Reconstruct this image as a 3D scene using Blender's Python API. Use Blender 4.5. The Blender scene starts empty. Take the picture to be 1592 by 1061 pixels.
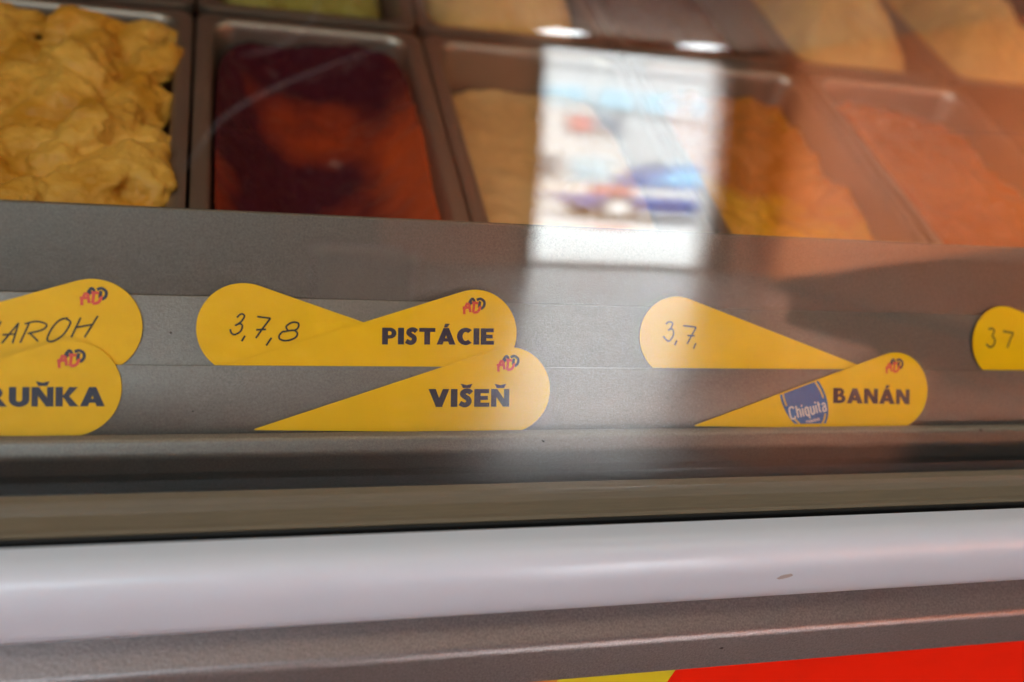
import bpy, bmesh, math, random
from mathutils import Vector, Matrix, noise

# ------------------------------------------------------------------ camera, world, lamps, exposure
S = bpy.context.scene
COL = S.collection
random.seed(7)

cam_d = bpy.data.cameras.new('camera')
cam = bpy.data.objects.new('camera', cam_d)
COL.objects.link(cam)
cam_d.sensor_width = 36.0
cam_d.lens = 36.18
cam_d.clip_start = 0.01
cam_d.clip_end = 400
cam_d.dof.use_dof = True
cam_d.dof.focus_distance = 0.462
cam_d.dof.aperture_fstop = 3.9
cam.matrix_world = Matrix(((0.95948, -0.01319, -0.28147, -0.13245),
                           (-0.21404, 0.61555, -0.75847, -0.34916),
                           (0.18327, 0.78798, 0.58779, 1.28563),
                           (0, 0, 0, 1)))
S.camera = cam

W = bpy.data.worlds.new('World')
S.world = W
W.use_nodes = True
bg = W.node_tree.nodes['Background']
bg.inputs[0].default_value = (0.90, 0.95, 1.0, 1)      # overcast daylight in the street
bg.inputs[1].default_value = 20.0


def area(name, loc, size, power, color, target=None, shape='RECTANGLE'):
    l = bpy.data.lights.new(name, 'AREA')
    l.shape = shape
    l.size, l.size_y = size
    l.energy = power
    l.color = color
    o = bpy.data.objects.new(name, l)
    COL.objects.link(o)
    o.location = loc
    d = Vector(target if target else (loc[0], loc[1], 0)) - Vector(loc)
    o.rotation_euler = d.to_track_quat('-Z', 'Y').to_euler()
    return o


area('case_strip_lamp', (0.2, 0.105, 1.452), (2.4, 0.03), 1.1, (1.0, 0.83, 0.60))
area('warm_ceiling_lamp', (0.30, -0.42, 2.38), (1.4, 0.4), 1.6, (1.0, 0.80, 0.58))
area('cool_ceiling_lamp', (-0.8, -1.35, 2.38), (1.2, 0.7), 13.0, (0.74, 0.89, 1.0), (-0.2, -0.1, 0.95))
hl = area('hall_wall_fill', (2.75, -2.4, 2.38), (0.8, 1.2), 115.0, (1.0, 0.88, 0.74), (3.75, -4.6, 1.0))  # added lamp out of view, brightens the orange wall mirrored in the glass
hl.data.spread = math.radians(100)

S.view_settings.view_transform = 'Standard'
S.view_settings.look = 'None'
S.view_settings.gamma = 1
S.view_settings.exposure = 1.15
S.cycles.use_denoising = True
S.cycles.max_bounces = 8
S.cycles.transparent_max_bounces = 16
S.cycles.sample_clamp_indirect = 6
S.cycles.caustics_reflective = False
S.cycles.caustics_refractive = False


# ------------------------------------------------------------------ materials
def mat(name, col, rough=0.5, metal=0.0, spec=0.5, var=0.0, vscale=20, bump=0.0, bscale=200, coat=0.0,
        sss=0.0, grad=None, col2=None, c2scale=4, c2lo=0.45, c2hi=0.6, rvar=0.0, stretch=None):
    m = bpy.data.materials.new(name)
    m.use_nodes = True
    nt = m.node_tree
    p = nt.nodes['Principled BSDF']
    p.inputs['Base Color'].default_value = (*col, 1)
    p.inputs['Roughness'].default_value = rough
    p.inputs['Metallic'].default_value = metal
    p.inputs['Specular IOR Level'].default_value = spec
    p.inputs['Coat Weight'].default_value = coat
    if sss:
        p.inputs['Subsurface Weight'].default_value = sss
        p.inputs['Subsurface Radius'].default_value = (0.01, 0.005, 0.002)
    tc = nt.nodes.new('ShaderNodeTexCoord')
    src = tc.outputs['Object']
    if stretch:
        mp = nt.nodes.new('ShaderNodeMapping')
        mp.inputs['Scale'].default_value = stretch
        nt.links.new(src, mp.inputs['Vector'])
        src = mp.outputs[0]
    last = None
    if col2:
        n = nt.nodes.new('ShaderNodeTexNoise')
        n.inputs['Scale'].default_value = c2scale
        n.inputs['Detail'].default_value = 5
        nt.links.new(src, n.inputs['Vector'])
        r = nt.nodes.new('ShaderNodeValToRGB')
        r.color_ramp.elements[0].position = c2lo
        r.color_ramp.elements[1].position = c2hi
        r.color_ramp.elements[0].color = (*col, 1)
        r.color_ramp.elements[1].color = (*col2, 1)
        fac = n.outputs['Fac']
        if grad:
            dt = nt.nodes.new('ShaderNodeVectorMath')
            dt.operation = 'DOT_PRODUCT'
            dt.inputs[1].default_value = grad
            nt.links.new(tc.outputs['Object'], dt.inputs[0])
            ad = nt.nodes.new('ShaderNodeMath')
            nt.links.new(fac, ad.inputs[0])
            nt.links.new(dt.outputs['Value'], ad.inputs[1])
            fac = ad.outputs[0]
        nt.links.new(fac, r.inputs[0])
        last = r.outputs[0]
    if var:
        n = nt.nodes.new('ShaderNodeTexNoise')
        n.inputs['Scale'].default_value = vscale
        n.inputs['Detail'].default_value = 4
        nt.links.new(src, n.inputs['Vector'])
        mr = nt.nodes.new('ShaderNodeMapRange')
        mr.inputs[1].default_value = 0.25
        mr.inputs[2].default_value = 0.75
        mr.inputs[3].default_value = 1 - var
        mr.inputs[4].default_value = 1 + var
        nt.links.new(n.outputs['Fac'], mr.inputs[0])
        mx = nt.nodes.new('ShaderNodeVectorMath')
        mx.operation = 'SCALE'
        if last:
            nt.links.new(last, mx.inputs[0])
        else:
            mx.inputs[0].default_value = col
        nt.links.new(mr.outputs[0], mx.inputs['Scale'])
        last = mx.outputs[0]
    if last:
        nt.links.new(last, p.inputs['Base Color'])
    if rvar:
        n = nt.nodes.new('ShaderNodeTexNoise')
        n.inputs['Scale'].default_value = 9
        n.inputs['Detail'].default_value = 6
        nt.links.new(src, n.inputs['Vector'])
        mr = nt.nodes.new('ShaderNodeMapRange')
        mr.inputs[3].default_value = max(0.02, rough - rvar)
        mr.inputs[4].default_value = rough + rvar
        nt.links.new(n.outputs['Fac'], mr.inputs[0])
        nt.links.new(mr.outputs[0], p.inputs['Roughness'])
    if bump:
        n = nt.nodes.new('ShaderNodeTexNoise')
        n.inputs['Scale'].default_value = bscale
        n.inputs['Detail'].default_value = 3
        nt.links.new(src, n.inputs['Vector'])
        b = nt.nodes.new('ShaderNodeBump')
        b.inputs['Strength'].default_value = bump
        b.inputs['Distance'].default_value = 0.001
        nt.links.new(n.outputs['Fac'], b.inputs['Height'])
        nt.links.new(b.outputs[0], p.inputs['Normal'])
    return m


def emit(name, col, s):
    m = bpy.data.materials.new(name)
    m.use_nodes = True
    p = m.node_tree.nodes['Principled BSDF']
    p.inputs['Base Color'].default_value = (0.8, 0.8, 0.8, 1)
    p.inputs['Emission Color'].default_value = (*col, 1)
    p.inputs['Emission Strength'].default_value = s
    return m


def glass_mat(name, f0=0.055, tint=(0.97, 0.985, 0.975)):
    m = bpy.data.materials.new(name)
    m.use_nodes = True
    nt = m.node_tree
    nt.nodes.clear()
    out = nt.nodes.new('ShaderNodeOutputMaterial')
    tr = nt.nodes.new('ShaderNodeBsdfTransparent')
    tr.inputs[0].default_value = (*tint, 1)
    gl = nt.nodes.new('ShaderNodeBsdfGlossy')
    gl.inputs['Roughness'].default_value = 0.0
    lw = nt.nodes.new('ShaderNodeLayerWeight')
    lw.inputs[0].default_value = 0.5
    pw = nt.nodes.new('ShaderNodeMath')
    pw.operation = 'POWER'
    pw.inputs[1].default_value = 5
    nt.links.new(lw.outputs['Facing'], pw.inputs[0])
    ma = nt.nodes.new('ShaderNodeMath')
    ma.operation = 'MULTIPLY_ADD'
    ma.inputs[1].default_value = 1 - f0
    ma.inputs[2].default_value = f0
    nt.links.new(pw.outputs[0], ma.inputs[0])
    mx = nt.nodes.new('ShaderNodeMixShader')
    nt.links.new(ma.outputs[0], mx.inputs[0])
    nt.links.new(tr.outputs[0], mx.inputs[1])
    nt.links.new(gl.outputs[0], mx.inputs[2])
    nt.links.new(mx.outputs[0], out.inputs[0])
    return m


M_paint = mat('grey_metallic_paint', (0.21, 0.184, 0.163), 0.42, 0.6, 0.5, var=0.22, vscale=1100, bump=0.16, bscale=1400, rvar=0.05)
M_fascia = mat('grey_paint_with_shade', (0.130, 0.110, 0.093), 0.45, 0.6, 0.5, var=0.22, vscale=1100, bump=0.16, bscale=1400)  # same grey paint darkened: the upper face's shade is put into its colour
M_trim = mat('silver_metallic_paint', (0.24, 0.205, 0.195), 0.32, 0.5, 0.5, var=0.26, vscale=1000, bump=0.22, bscale=1100, rvar=0.05)
M_ledge = mat('brushed_ledge', (0.21, 0.172, 0.135), 0.5, 0.2, 0.4, var=0.12, vscale=60, stretch=(1, 14, 14), bump=0.1, bscale=600)
M_rubber = mat('black_rubber', (0.012, 0.011, 0.011), 0.7)
M_rail = mat('white_bumper_plastic', (0.67, 0.735, 0.81), 0.34, 0.0, 0.5, var=0.02, vscale=9, coat=0.15, rvar=0.08)
M_smudge = mat('dried_smudge', (0.42, 0.36, 0.33), 0.6)
M_red = mat('red_film', (1.0, 0.018, 0.001), 0.5, 0, 0.12, var=0.05, vscale=30)
M_yel = mat('yellow_film', (0.86, 0.70, 0.02), 0.35, var=0.03, vscale=30)
M_org = mat('orange_film', (0.85, 0.36, 0.015), 0.35, var=0.03, vscale=30)
M_card = mat('yellow_card', (0.88, 0.50, 0.001), 0.45, 0, 0.25, var=0.05, vscale=45, bump=0.06, bscale=900)
M_cardedge = mat('card_cut_edge', (0.42, 0.19, 0.004), 0.7)
M_navy = mat('navy_print', (0.018, 0.012, 0.035), 0.45)
M_redp = mat('red_print', (0.70, 0.06, 0.02), 0.45)
M_ink = mat('black_felt_ink', (0.02, 0.02, 0.018), 0.55, var=0.3, vscale=400)
M_ink2 = mat('faded_green_ink', (0.10, 0.075, 0.008), 0.6, var=0.3, vscale=400)
M_blue = mat('blue_sticker', (0.010, 0.12, 0.34), 0.4, 0, 0.2, var=0.12, vscale=200)
M_stkw = mat('sticker_white', (0.75, 0.68, 0.62), 0.45)
M_stky = mat('sticker_yellow', (0.80, 0.50, 0.06), 0.45)
M_steel = mat('stainless_steel', (0.34, 0.28, 0.23), 0.42, 0.9, 0.5, var=0.06, vscale=30, rvar=0.08)
M_well = mat('dark_liner', (0.03, 0.026, 0.024), 0.6)
M_glass = glass_mat('display_glass')


# ------------------------------------------------------------------ mesh helpers
def link(name, me, m=None, parent=None):
    o = bpy.data.objects.new(name, me)
    COL.objects.link(o)
    if m:
        me.materials.append(m)
    if parent:
        o.parent = parent
    return o


def mesh(name, vs, fs, m=None, parent=None, smooth=False):
    me = bpy.data.meshes.new(name)
    me.from_pydata(vs, [], fs)
    me.update()
    if smooth:
        me.shade_smooth()
    return link(name, me, m, parent)


def empty(name, loc=(0, 0, 0)):
    o = bpy.data.objects.new(name, None)
    COL.objects.link(o)
    o.location = loc
    return o


def tag(o, label, cat, group=None):
    o['label'] = label
    o['category'] = cat
    if group:
        o['group'] = group
    return o


def struct(o):
    o['kind'] = 'structure'
    return o


def rounded(poly, radii, seg=6):
    """corner-rounded closed polygon of 2-D points"""
    out = []
    n = len(poly)
    for i, p in enumerate(poly):
        r = radii[i] if isinstance(radii, (list, tuple)) else radii
        p = Vector(p)
        a = Vector(poly[i - 1])
        b = Vector(poly[(i + 1) % n])
        if r <= 0:
            out.append(tuple(p))
            continue
        da, db = (a - p), (b - p)
        la, lb = da.length, db.length
        da.normalize()
        db.normalize()
        ang = da.angle(db)
        t = min(r / math.tan(ang / 2), la * 0.48, lb * 0.48)
        q0, q1 = p + da * t, p + db * t
        for k in range(seg + 1):
            u = k / seg
            out.append(tuple((1 - u) ** 2 * q0 + 2 * u * (1 - u) * p + u * u * q1))
    return out


def extrude_x(name, yz_mm, x0, x1, m, parent=None, smooth=True, nx=1):
    n = len(yz_mm)
    vs = []
    for i in range(nx + 1):
        x = x0 + (x1 - x0) * i / nx
        vs += [(x, y / 1000, z / 1000) for y, z in yz_mm]
    fs = []
    for i in range(nx):
        for k in range(n):
            a, b = i * n + k, i * n + (k + 1) % n
            fs.append((a, b, b + n, a + n))
    fs.append(tuple(range(n - 1, -1, -1)))
    fs.append(tuple(nx * n + k for k in range(n)))
    o = mesh(name, vs, fs, m, parent)
    bm = bmesh.new()
    bm.from_mesh(o.data)
    bmesh.ops.recalc_face_normals(bm, faces=bm.faces)
    bm.to_mesh(o.data)
    bm.free()
    if smooth:
        for p in o.data.polygons:
            p.use_smooth = len(p.vertices) == 4
        try:
            o.data.set_sharp_from_angle(angle=math.radians(40))
        except Exception:
            pass
    return o


def box(name, lo, hi, m, parent=None, bev=0.0, seg=2):
    bm = bmesh.new()
    bmesh.ops.create_cube(bm, size=1)
    c = [(a + b) / 2 for a, b in zip(lo, hi)]
    s = [b - a for a, b in zip(lo, hi)]
    for v in bm.verts:
        v.co = Vector((v.co.x * s[0] + c[0], v.co.y * s[1] + c[1], v.co.z * s[2] + c[2]))
    if bev:
        bmesh.ops.bevel(bm, geom=bm.edges[:], offset=bev, segments=seg, affect='EDGES', profile=0.6)
    me = bpy.data.meshes.new(name)
    bm.to_mesh(me)
    bm.free()
    return link(name, me, m, parent)


# ------------------------------------------------------------------ the setting: hall behind the camera and the street
M_floor = mat('polished_floor', (0.12, 0.105, 0.095), 0.27, 0, 0.5, var=0.1, vscale=3, rvar=0.02)
M_floor.node_tree.nodes['Principled BSDF'].inputs['IOR'].default_value = 3.0
M_ceil = mat('ceiling_paint', (0.42, 0.30, 0.22), 0.8, var=0.04, vscale=3)
M_wall = mat('brown_wall_paint', (0.42, 0.16, 0.075), 0.7, var=0.08, vscale=2)
M_walld = mat('dark_wall_paint', (0.07, 0.045, 0.035), 0.7, var=0.08, vscale=2)
M_owall = mat('orange_wall_paint', (0.80, 0.20, 0.035), 0.6, var=0.06, vscale=2)
M_white = mat('white_lacquer', (0.80, 0.80, 0.78), 0.4)
M_brown = mat('brown_frame', (0.05, 0.022, 0.012), 0.5)

Y_D = -6.5          # the wall with the street door
HC = 2.45
struct(box('floor', (-3.0, Y_D, -0.10), (3.75, 1.6, 0.0), M_floor))
struct(box('ceiling', (-3.0, Y_D, HC), (3.75, 1.6, HC + 0.1), M_ceil))
struct(box('wall_dark', (-3.0, Y_D - 0.2, 0.0), (0.95, Y_D, HC), M_walld))
struct(box('wall_door', (0.95, Y_D - 0.2, 0.0), (1.98, Y_D, HC), M_wall))
struct(box('wall_door_side', (3.34, Y_D - 0.2, 0.0), (3.75, Y_D, HC), M_wall))
struct(box('wall_lintel', (1.98, Y_D - 0.2, 2.34), (3.34, Y_D, HC), M_wall))
struct(box('wall_orange', (3.75, Y_D - 0.2, -0.1), (3.9, 1.6, HC + 0.1), M_owall))
struct(box('wall_far_side', (-3.15, Y_D - 0.2, -0.1), (-3.0, 1.6, HC + 0.1), M_walld))
struct(box('wall_back', (-3.15, 1.6, -0.1), (3.9, 1.75, HC + 0.1), M_wall))

# street
M_pave = mat('pale_paving', (0.50, 0.50, 0.48), 0.8, var=0.08, vscale=1.5)
M_road = mat('sunny_road', (0.36, 0.36, 0.36), 0.8, var=0.08, vscale=1.2)
M_fac = mat('white_render', (0.50, 0.495, 0.48), 0.85, var=0.04, vscale=1.0)
M_pane = mat('pale_blue_glass', (0.25, 0.34, 0.375), 0.15, var=0.05, vscale=1)
M_dark = mat('dark_opening', (0.10, 0.11, 0.12), 0.4)
M_sign = mat('grey_sign', (0.16, 0.16, 0.17), 0.5)
M_signr = mat('red_sign', (0.30, 0.11, 0.11), 0.5)
struct(box('pavement', (-20, -11.0, -0.16), (40, Y_D - 0.2, -0.02), M_pave))
struct(box('road', (-20, -18.0, -0.30), (40, -11.0, -0.14), M_road))
struct(box('pavement_opposite', (-20, -22.0, -0.24), (40, -18.0, -0.02), M_pave))

bld = tag(empty('building', (7.5, -19.2, 0)), 'white rendered building across the street with pale blue windows', 'building')


def bpart(name, lo, hi, m, par):
    o = box(name, [lo[i] - bld.location[i] for i in range(3)], [hi[i] - bld.location[i] for i in range(3)], m, bld)
    if par:
        o.parent = par
    return o


bpart('wall', (1, -20.2, -0.1), (16, -19.2, 8.0), M_fac, None)
bpart('cornice', (1, -19.2, 4.42), (16, -19.0, 4.62), M_fac, None)
for x0 in (3.2, 4.3, 6.0, 7.05, 8.0, 9.1, 10.6, 11.7):
    w = bpart('window', (x0, -19.2, 2.80), (x0 + 0.92, -19.14, 3.50), M_white, None)
    bpart('pane', (x0 + 0.06, -19.14, 2.86), (x0 + 0.86, -19.13, 3.44), M_pane, w)
for x0, x1 in ((5.9, 6.45), (6.55, 7.5), (8.2, 8.55), (8.7, 9.6), (10.2, 11.2)):
    w = bpart('shop_window', (x0, -19.2, 0.6), (x1, -19.12, 1.42), M_white, None)
    bpart('pane', (x0 + 0.05, -19.12, 0.66), (x1 - 0.05, -19.11, 1.37), M_dark if x1 < 6.5 or 8.1 < x0 < 8.6 else M_pane, w)
sg = tag(empty('shop_sign', (7.1, -19.1, 2.35)), 'grey shop sign with a red square on the white facade', 'sign')
box('sign_board', (-0.57, -0.08, -0.27), (0.57, 0.0, 0.27), M_sign, sg)
box('red_square', (-0.55, 0.0, -0.22), (-0.12, 0.02, 0.22), M_signr, sg)


def tube(name, pts, r, m, parent=None, n=6):
    vs, fs = [], []
    for i, p in enumerate(pts):
        p = Vector(p)
        a = Vector(pts[max(i - 1, 0)])
        b = Vector(pts[min(i + 1, len(pts) - 1)])
        t = (b - a).normalized()
        u = t.cross(Vector((0, 0, 1)))
        if u.length < 1e-4:
            u = Vector((1, 0, 0))
        u.normalize()
        v = t.cross(u)
        for k in range(n):
            an = 2 * math.pi * k / n
            vs.append(tuple(p + (u * math.cos(an) + v * math.sin(an)) * r))
    for i in range(len(pts) - 1):
        for k in range(n):
            a, b = i * n + k, i * n + (k + 1) % n
            fs.append((a, b, b + n, a + n))
    return mesh(name, vs, fs, m, parent, smooth=True)


M_cable = mat('cable_black', (0.03, 0.03, 0.03), 0.6)
for nm, z0, z1 in (('street_cable', 3.25, 3.05), ('street_cable', 3.6, 0.9)):
    pts = []
    for k in range(13):
        u = k / 12
        pts.append((-3 + 18 * u, -13.0, z0 + (z1 - z0) * u - 0.25 * math.sin(math.pi * u) + (0.15 if z1 > 2 else 0.15)))
    c = tube(nm, pts, 0.022, M_cable)
    tag(c, 'black overhead cable running level across the street' if z1 > 2 else 'black overhead cable sloping down across the street', 'cable')

# parked car
M_car = mat('blue_car_paint', (0.05, 0.07, 0.21), 0.25, 0.2, coat=0.6)
M_tyre = mat('tyre_black', (0.02, 0.02, 0.02), 0.8)
M_hub = mat('hubcap_silver', (0.7, 0.7, 0.7), 0.3, 0.5)
M_cglass = mat('car_glass', (0.25, 0.42, 0.55), 0.08)
M_lampr = mat('tail_lamp_red', (0.5, 0.02, 0.02), 0.3)
car = tag(empty('parked_car', (6.95, -15.0, -0.14)), 'blue saloon car parked across the street before the white building', 'car')


def loft(name, rings, m, parent, smooth=True):
    n = len(rings[0])
    vs = [p for r in rings for p in r]
    fs = []
    for i in range(len(rings) - 1):
        for k in range(n):
            a, b = i * n + k, i * n + (k + 1) % n
            fs.append((a, b, b + n, a + n))
    fs.append(tuple(range(n - 1, -1, -1)))
    fs.append(tuple((len(rings) - 1) * n + k for k in range(n)))
    o = mesh(name, vs, fs, m, parent, smooth)
    bm = bmesh.new()
    bm.from_mesh(o.data)
    bmesh.ops.recalc_face_normals(bm, faces=bm.faces)
    bm.to_mesh(o.data)
    bm.free()
    return o


body_prof = [(-2.02, 0.45), (-2.05, 0.62), (-1.9, 0.74), (-1.0, 0.86), (0.2, 0.90), (1.35, 0.92), (1.95, 0.90), (2.05, 0.70), (2.03, 0.42),
             (1.75, 0.24), (-1.75, 0.24)]
loft('body', [[(x * (0.97 if abs(y) > 0.8 else 1), y, z) for x, z in rounded(body_prof, 0.08, 3)] for y in (-0.84, -0.78, 0.78, 0.84)], M_car, car)
cab = [(-0.95, 0.86), (-0.30, 1.32), (0.20, 1.38), (0.95, 1.34), (1.55, 0.92)]
loft('cabin', [[(x, y, z) for x, z in rounded(cab, 0.1, 3)] for y in (-0.70, -0.66, 0.66, 0.70)], M_car, car)
for sy in (-1, 1):
    for q in ([(-0.75, 0.92), (-0.25, 1.27), (0.22, 1.31), (0.22, 0.92)], [(0.30, 0.92), (0.30, 1.31), (0.90, 1.28), (1.30, 0.95)]):
        mesh('side_window', [(x, sy * 0.704, z) for x, z in q] + [(x, sy * 0.712, z) for x, z in q],
             [(0, 1, 2, 3), (7, 6, 5, 4), (0, 4, 5, 1), (1, 5, 6, 2), (2, 6, 7, 3), (3, 7, 4, 0)], M_cglass, car)
    for wx in (-1.25, 1.25):
        wh = empty('wheel', (wx, sy * 0.76, 0.30))
        wh.parent = car
        ring = [[(0.30 * r * math.cos(a * math.pi / 12), yy, 0.30 * r * math.sin(a * math.pi / 12)) for a in range(24)]
                for yy, r in ((-0.09, 0.86), (-0.08, 1), (0.08, 1), (0.09, 0.86))]
        loft('tyre', ring, M_tyre, wh)
        ring = [[(0.19 * r * math.cos(a * math.pi / 12), yy, 0.19 * r * math.sin(a * math.pi / 12)) for a in range(24)]
                for yy, r in ((-0.10, 0.8), (-0.097, 1), (0.097, 1), (0.11, 0.8))]
        loft('rim', ring, M_hub, wh)
    box('tail_lamp', (1.98, sy * 0.7 - 0.1, 0.66), (2.07, sy * 0.7 + 0.1, 0.82), M_lampr, car, 0.01)
    box('headlight', (-2.06, sy * 0.66 - 0.13, 0.58), (-1.93, sy * 0.66 + 0.13, 0.72), M_hub, car, 0.01)

# the street door: brown outer frame, white leaf folded open at its side, two safety bars
door = tag(empty('street_door', (2.68, Y_D, 0)), 'open street doorway with brown frame and white leaf folded back outside', 'door')


def dpart(name, lo, hi, m, par=None, bev=0.0):
    o = box(name, (lo[0] - 2.68, lo[1] - Y_D, lo[2]), (hi[0] - 2.68, hi[1] - Y_D, hi[2]), m, par or door, bev)
    return o


dpart('frame', (1.94, Y_D + 0.002, 0), (2.00, Y_D + 0.06, 2.34), M_brown)
dpart('frame', (3.34, Y_D + 0.002, 0), (3.52, Y_D + 0.08, 2.40), M_brown)
dpart('frame', (2.00, Y_D + 0.002, 2.31), (3.34, Y_D + 0.05, 2.36), M_brown)
dpart('leaf', (3.50, Y_D - 0.27, 0.04), (4.85, Y_D - 0.22, 2.30), M_white)
dpart('reveal_lining', (3.32, Y_D - 0.2, 0.03), (3.338, Y_D - 0.004, 2.33), M_white)
dpart('threshold', (2.0, Y_D - 0.2, 0.001), (3.32, Y_D - 0.02, 0.03), M_brown)

# red and white works barrier on the pavement outside
bar = tag(empty('street_barrier', (3.2, -9.0, -0.02)), 'low red and white plank barrier on the pavement outside the door', 'barrier')
for x0, x1, m in ((-0.9, 0.10, M_white), (0.10, 0.55, M_signr), (0.55, 1.9, M_white)):
    box('plank', (x0, -0.02, 0.72), (x1 - 0.004, 0.02, 0.86), m, bar, 0.004)
for x0, x1, m in ((-0.9, 0.10, M_white), (0.10, 0.55, M_signr), (0.55, 1.9, M_white)):
    box('lower_plank', (x0, -0.02, 0.20), (x1 - 0.004, 0.02, 0.26), m, bar, 0.004)
for x0 in (-0.85, 1.85):
    box('leg', (x0 - 0.03, -0.055, 0.0), (x0 + 0.03, -0.025, 0.9), M_white, bar, 0.004)
    box('foot', (x0 - 0.05, -0.30, 0.0), (x0 + 0.05, 0.25, 0.05), M_sign, bar, 0.006)

# two round downlights over the door
M_spot = emit('downlight_glow', (0.90, 0.96, 1.0), 9.0)
M_spotr = mat('downlight_ring', (0.7, 0.7, 0.7), 0.3, 0.6)
for x, lab in ((2.06, 'round white downlight over the street door away from the orange wall'),
               (3.07, 'round white downlight over the street door beside the orange wall')):
    d = tag(empty('downlight', (x, -6.30, HC)), lab, 'light', 'downlights over the street door')
    ring = [[(r * math.cos(a * math.pi / 16), r * math.sin(a * math.pi / 16), z) for a in range(32)]
            for r, z in ((0.175, -0.002), (0.175, -0.020), (0.150, -0.024), (0.145, -0.014))]
    vs = [p for r in ring for p in r]
    fs = [(i * 32 + k, i * 32 + (k + 1) % 32, (i + 1) * 32 + (k + 1) % 32, (i + 1) * 32 + k) for i in range(3) for k in range(32)]
    mesh('ring', vs, fs, M_spotr, d, True)
    mesh('diffuser', [(0.149 * math.cos(a * math.pi / 16), 0.149 * math.sin(a * math.pi / 16), -0.022 - 0.012 * 0) for a in range(32)] + [(0, 0, -0.032)],
         [((a + 1) % 32, a, 32) for a in range(32)], M_spot, d, True)

# ------------------------------------------------------------------ the display counter
X0, X1 = -1.1, 1.5
ctr = tag(empty('display_counter', (0, 0, 0)), 'grey ice cream display counter with curved glass, white bumper and stepped card rails', 'display counter')

# outer front: trim fold, bumper, gasket, ledge
extrude_x('front_trim', rounded([(-86, 944), (-104.5, 933.5), (-105.5, 911.5), (-103.0, 911.5), (-86, 930)], [0, 5.5, 0, 0, 0], 10), X0, X1, M_trim, ctr)
bump_prof = [(-83, 947.5), (-83, 983.0)]
for k in range(49):
    a = math.radians(97 - 187 * k / 48)
    ca, sa = math.cos(a), math.sin(a)
    bump_prof.append((-86.5 - 15.3 * math.copysign(abs(ca) ** 0.72, ca), 966.0 + (18.8 if sa > 0 else 19.0) * math.copysign(abs(sa) ** 0.72, sa)))
extrude_x('bumper_rail', bump_prof, X0, X1, M_rail, ctr)
extrude_x('outer_gasket', rounded([(-82.8, 955), (-82.8, 979.2), (-81.2, 980.2), (-79.4, 978.5), (-79.4, 955)], [0, 1, .6, .6, 0], 4), X0, X1, M_rubber, ctr)
extrude_x('inner_gasket', rounded([(-72.4, 955), (-72.4, 975.0), (-71.4, 976.0), (-69.6, 974.4), (-69.6, 955)], [0, .8, .6, .6, 0], 4), X0, X1, M_rubber, ctr)
extrude_x('inner_ledge', rounded([(-69.5, 940), (-69.5, 972.6), (-65.8, 973.1), (-65.2, 972.0), (-45.5, 972.0), (-45.5, 940)], [0, .5, .4, .3, .9, 0], 4), X0, X1, M_ledge, ctr)
# stepped card rail
extrude_x('nose_rail', rounded([(-21.6, 935), (-21.6, 972.6), (-18.4, 977.0), (-19.6, 979.2), (-23.6, 978.9), (-27.6, 973.5), (-27.2, 964), (-23.0, 950), (-23.0, 935)],
                               [0, 0, .4, 1.0, 2.8, 6, 8, 3, 0], 8), X0, X1, M_paint, ctr)
extrude_x('card_step', rounded([(-20.1, 915), (-20.1, 972.1), (1.05, 999.1), (1.75, 998.55), (-3.0, 992.5), (-3.0, 915)], [0, 0, .35, .3, 0, 0], 4), X0, X1, M_paint, ctr)
extrude_x('card_step', rounded([(-1.0, 915), (-1.0, 993.2), (21.6, 1020.1), (23.4, 1019.0), (23.4, 915)], [0, 0, .5, 0, 0], 4), X0, X1, M_paint, ctr)
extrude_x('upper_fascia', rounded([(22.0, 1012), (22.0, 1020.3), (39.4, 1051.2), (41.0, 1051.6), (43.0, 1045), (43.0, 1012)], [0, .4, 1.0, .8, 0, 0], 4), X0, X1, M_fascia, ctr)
extrude_x('top_light_block', rounded([(84, 1461), (84, 1480), (560, 1480), (560, 1461)], 3, 3), X0, X1, M_trim, ctr)  # unseen slab added to keep the ceiling light off the pans
# dark well below the pans
extrude_x('well_liner', [(43.2, 760), (43.2, 1011), (43.4, 1011), (43.4, 770), (900, 770), (900, 760)], X0, X1, M_well, ctr, smooth=False)
extrude_x('well_back', [(900, 760), (900, 1250), (910, 1250), (910, 760)], X0, X1, M_well, ctr, smooth=False)
extrude_x('base_cabinet', [(-100, 0), (-100, 905), (-86, 905), (-86, 930), (-72, 930), (880, 750), (880, 0)], X0, X1, M_well, ctr, smooth=False)


# printed front panel: red, yellow and orange fields
def field(name, pts, m):
    n = len(pts)
    vs = [(x, -0.1040, z) for x, z in pts] + [(x, -0.1005, z) for x, z in pts]
    fs = [tuple(range(n)), tuple(range(2 * n - 1, n - 1, -1))] + [(k, k + n, (k + 1) % n + n, (k + 1) % n) for k in range(n)]
    return mesh(name, vs, fs, m, ctr)


ZP = 0.9106
field('red_panel', [(0.0715, ZP), (0.014, 0.55), (X1, 0.55), (X1, ZP)], M_red)
field('yellow_panel', [(0.0155, ZP), (-0.045, 0.55), (0.0138, 0.55), (0.0713, ZP)], M_yel)
field('orange_panel', [(X0, ZP), (X0, 0.55), (-0.0452, 0.55), (0.0153, ZP)], M_org)

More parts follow.
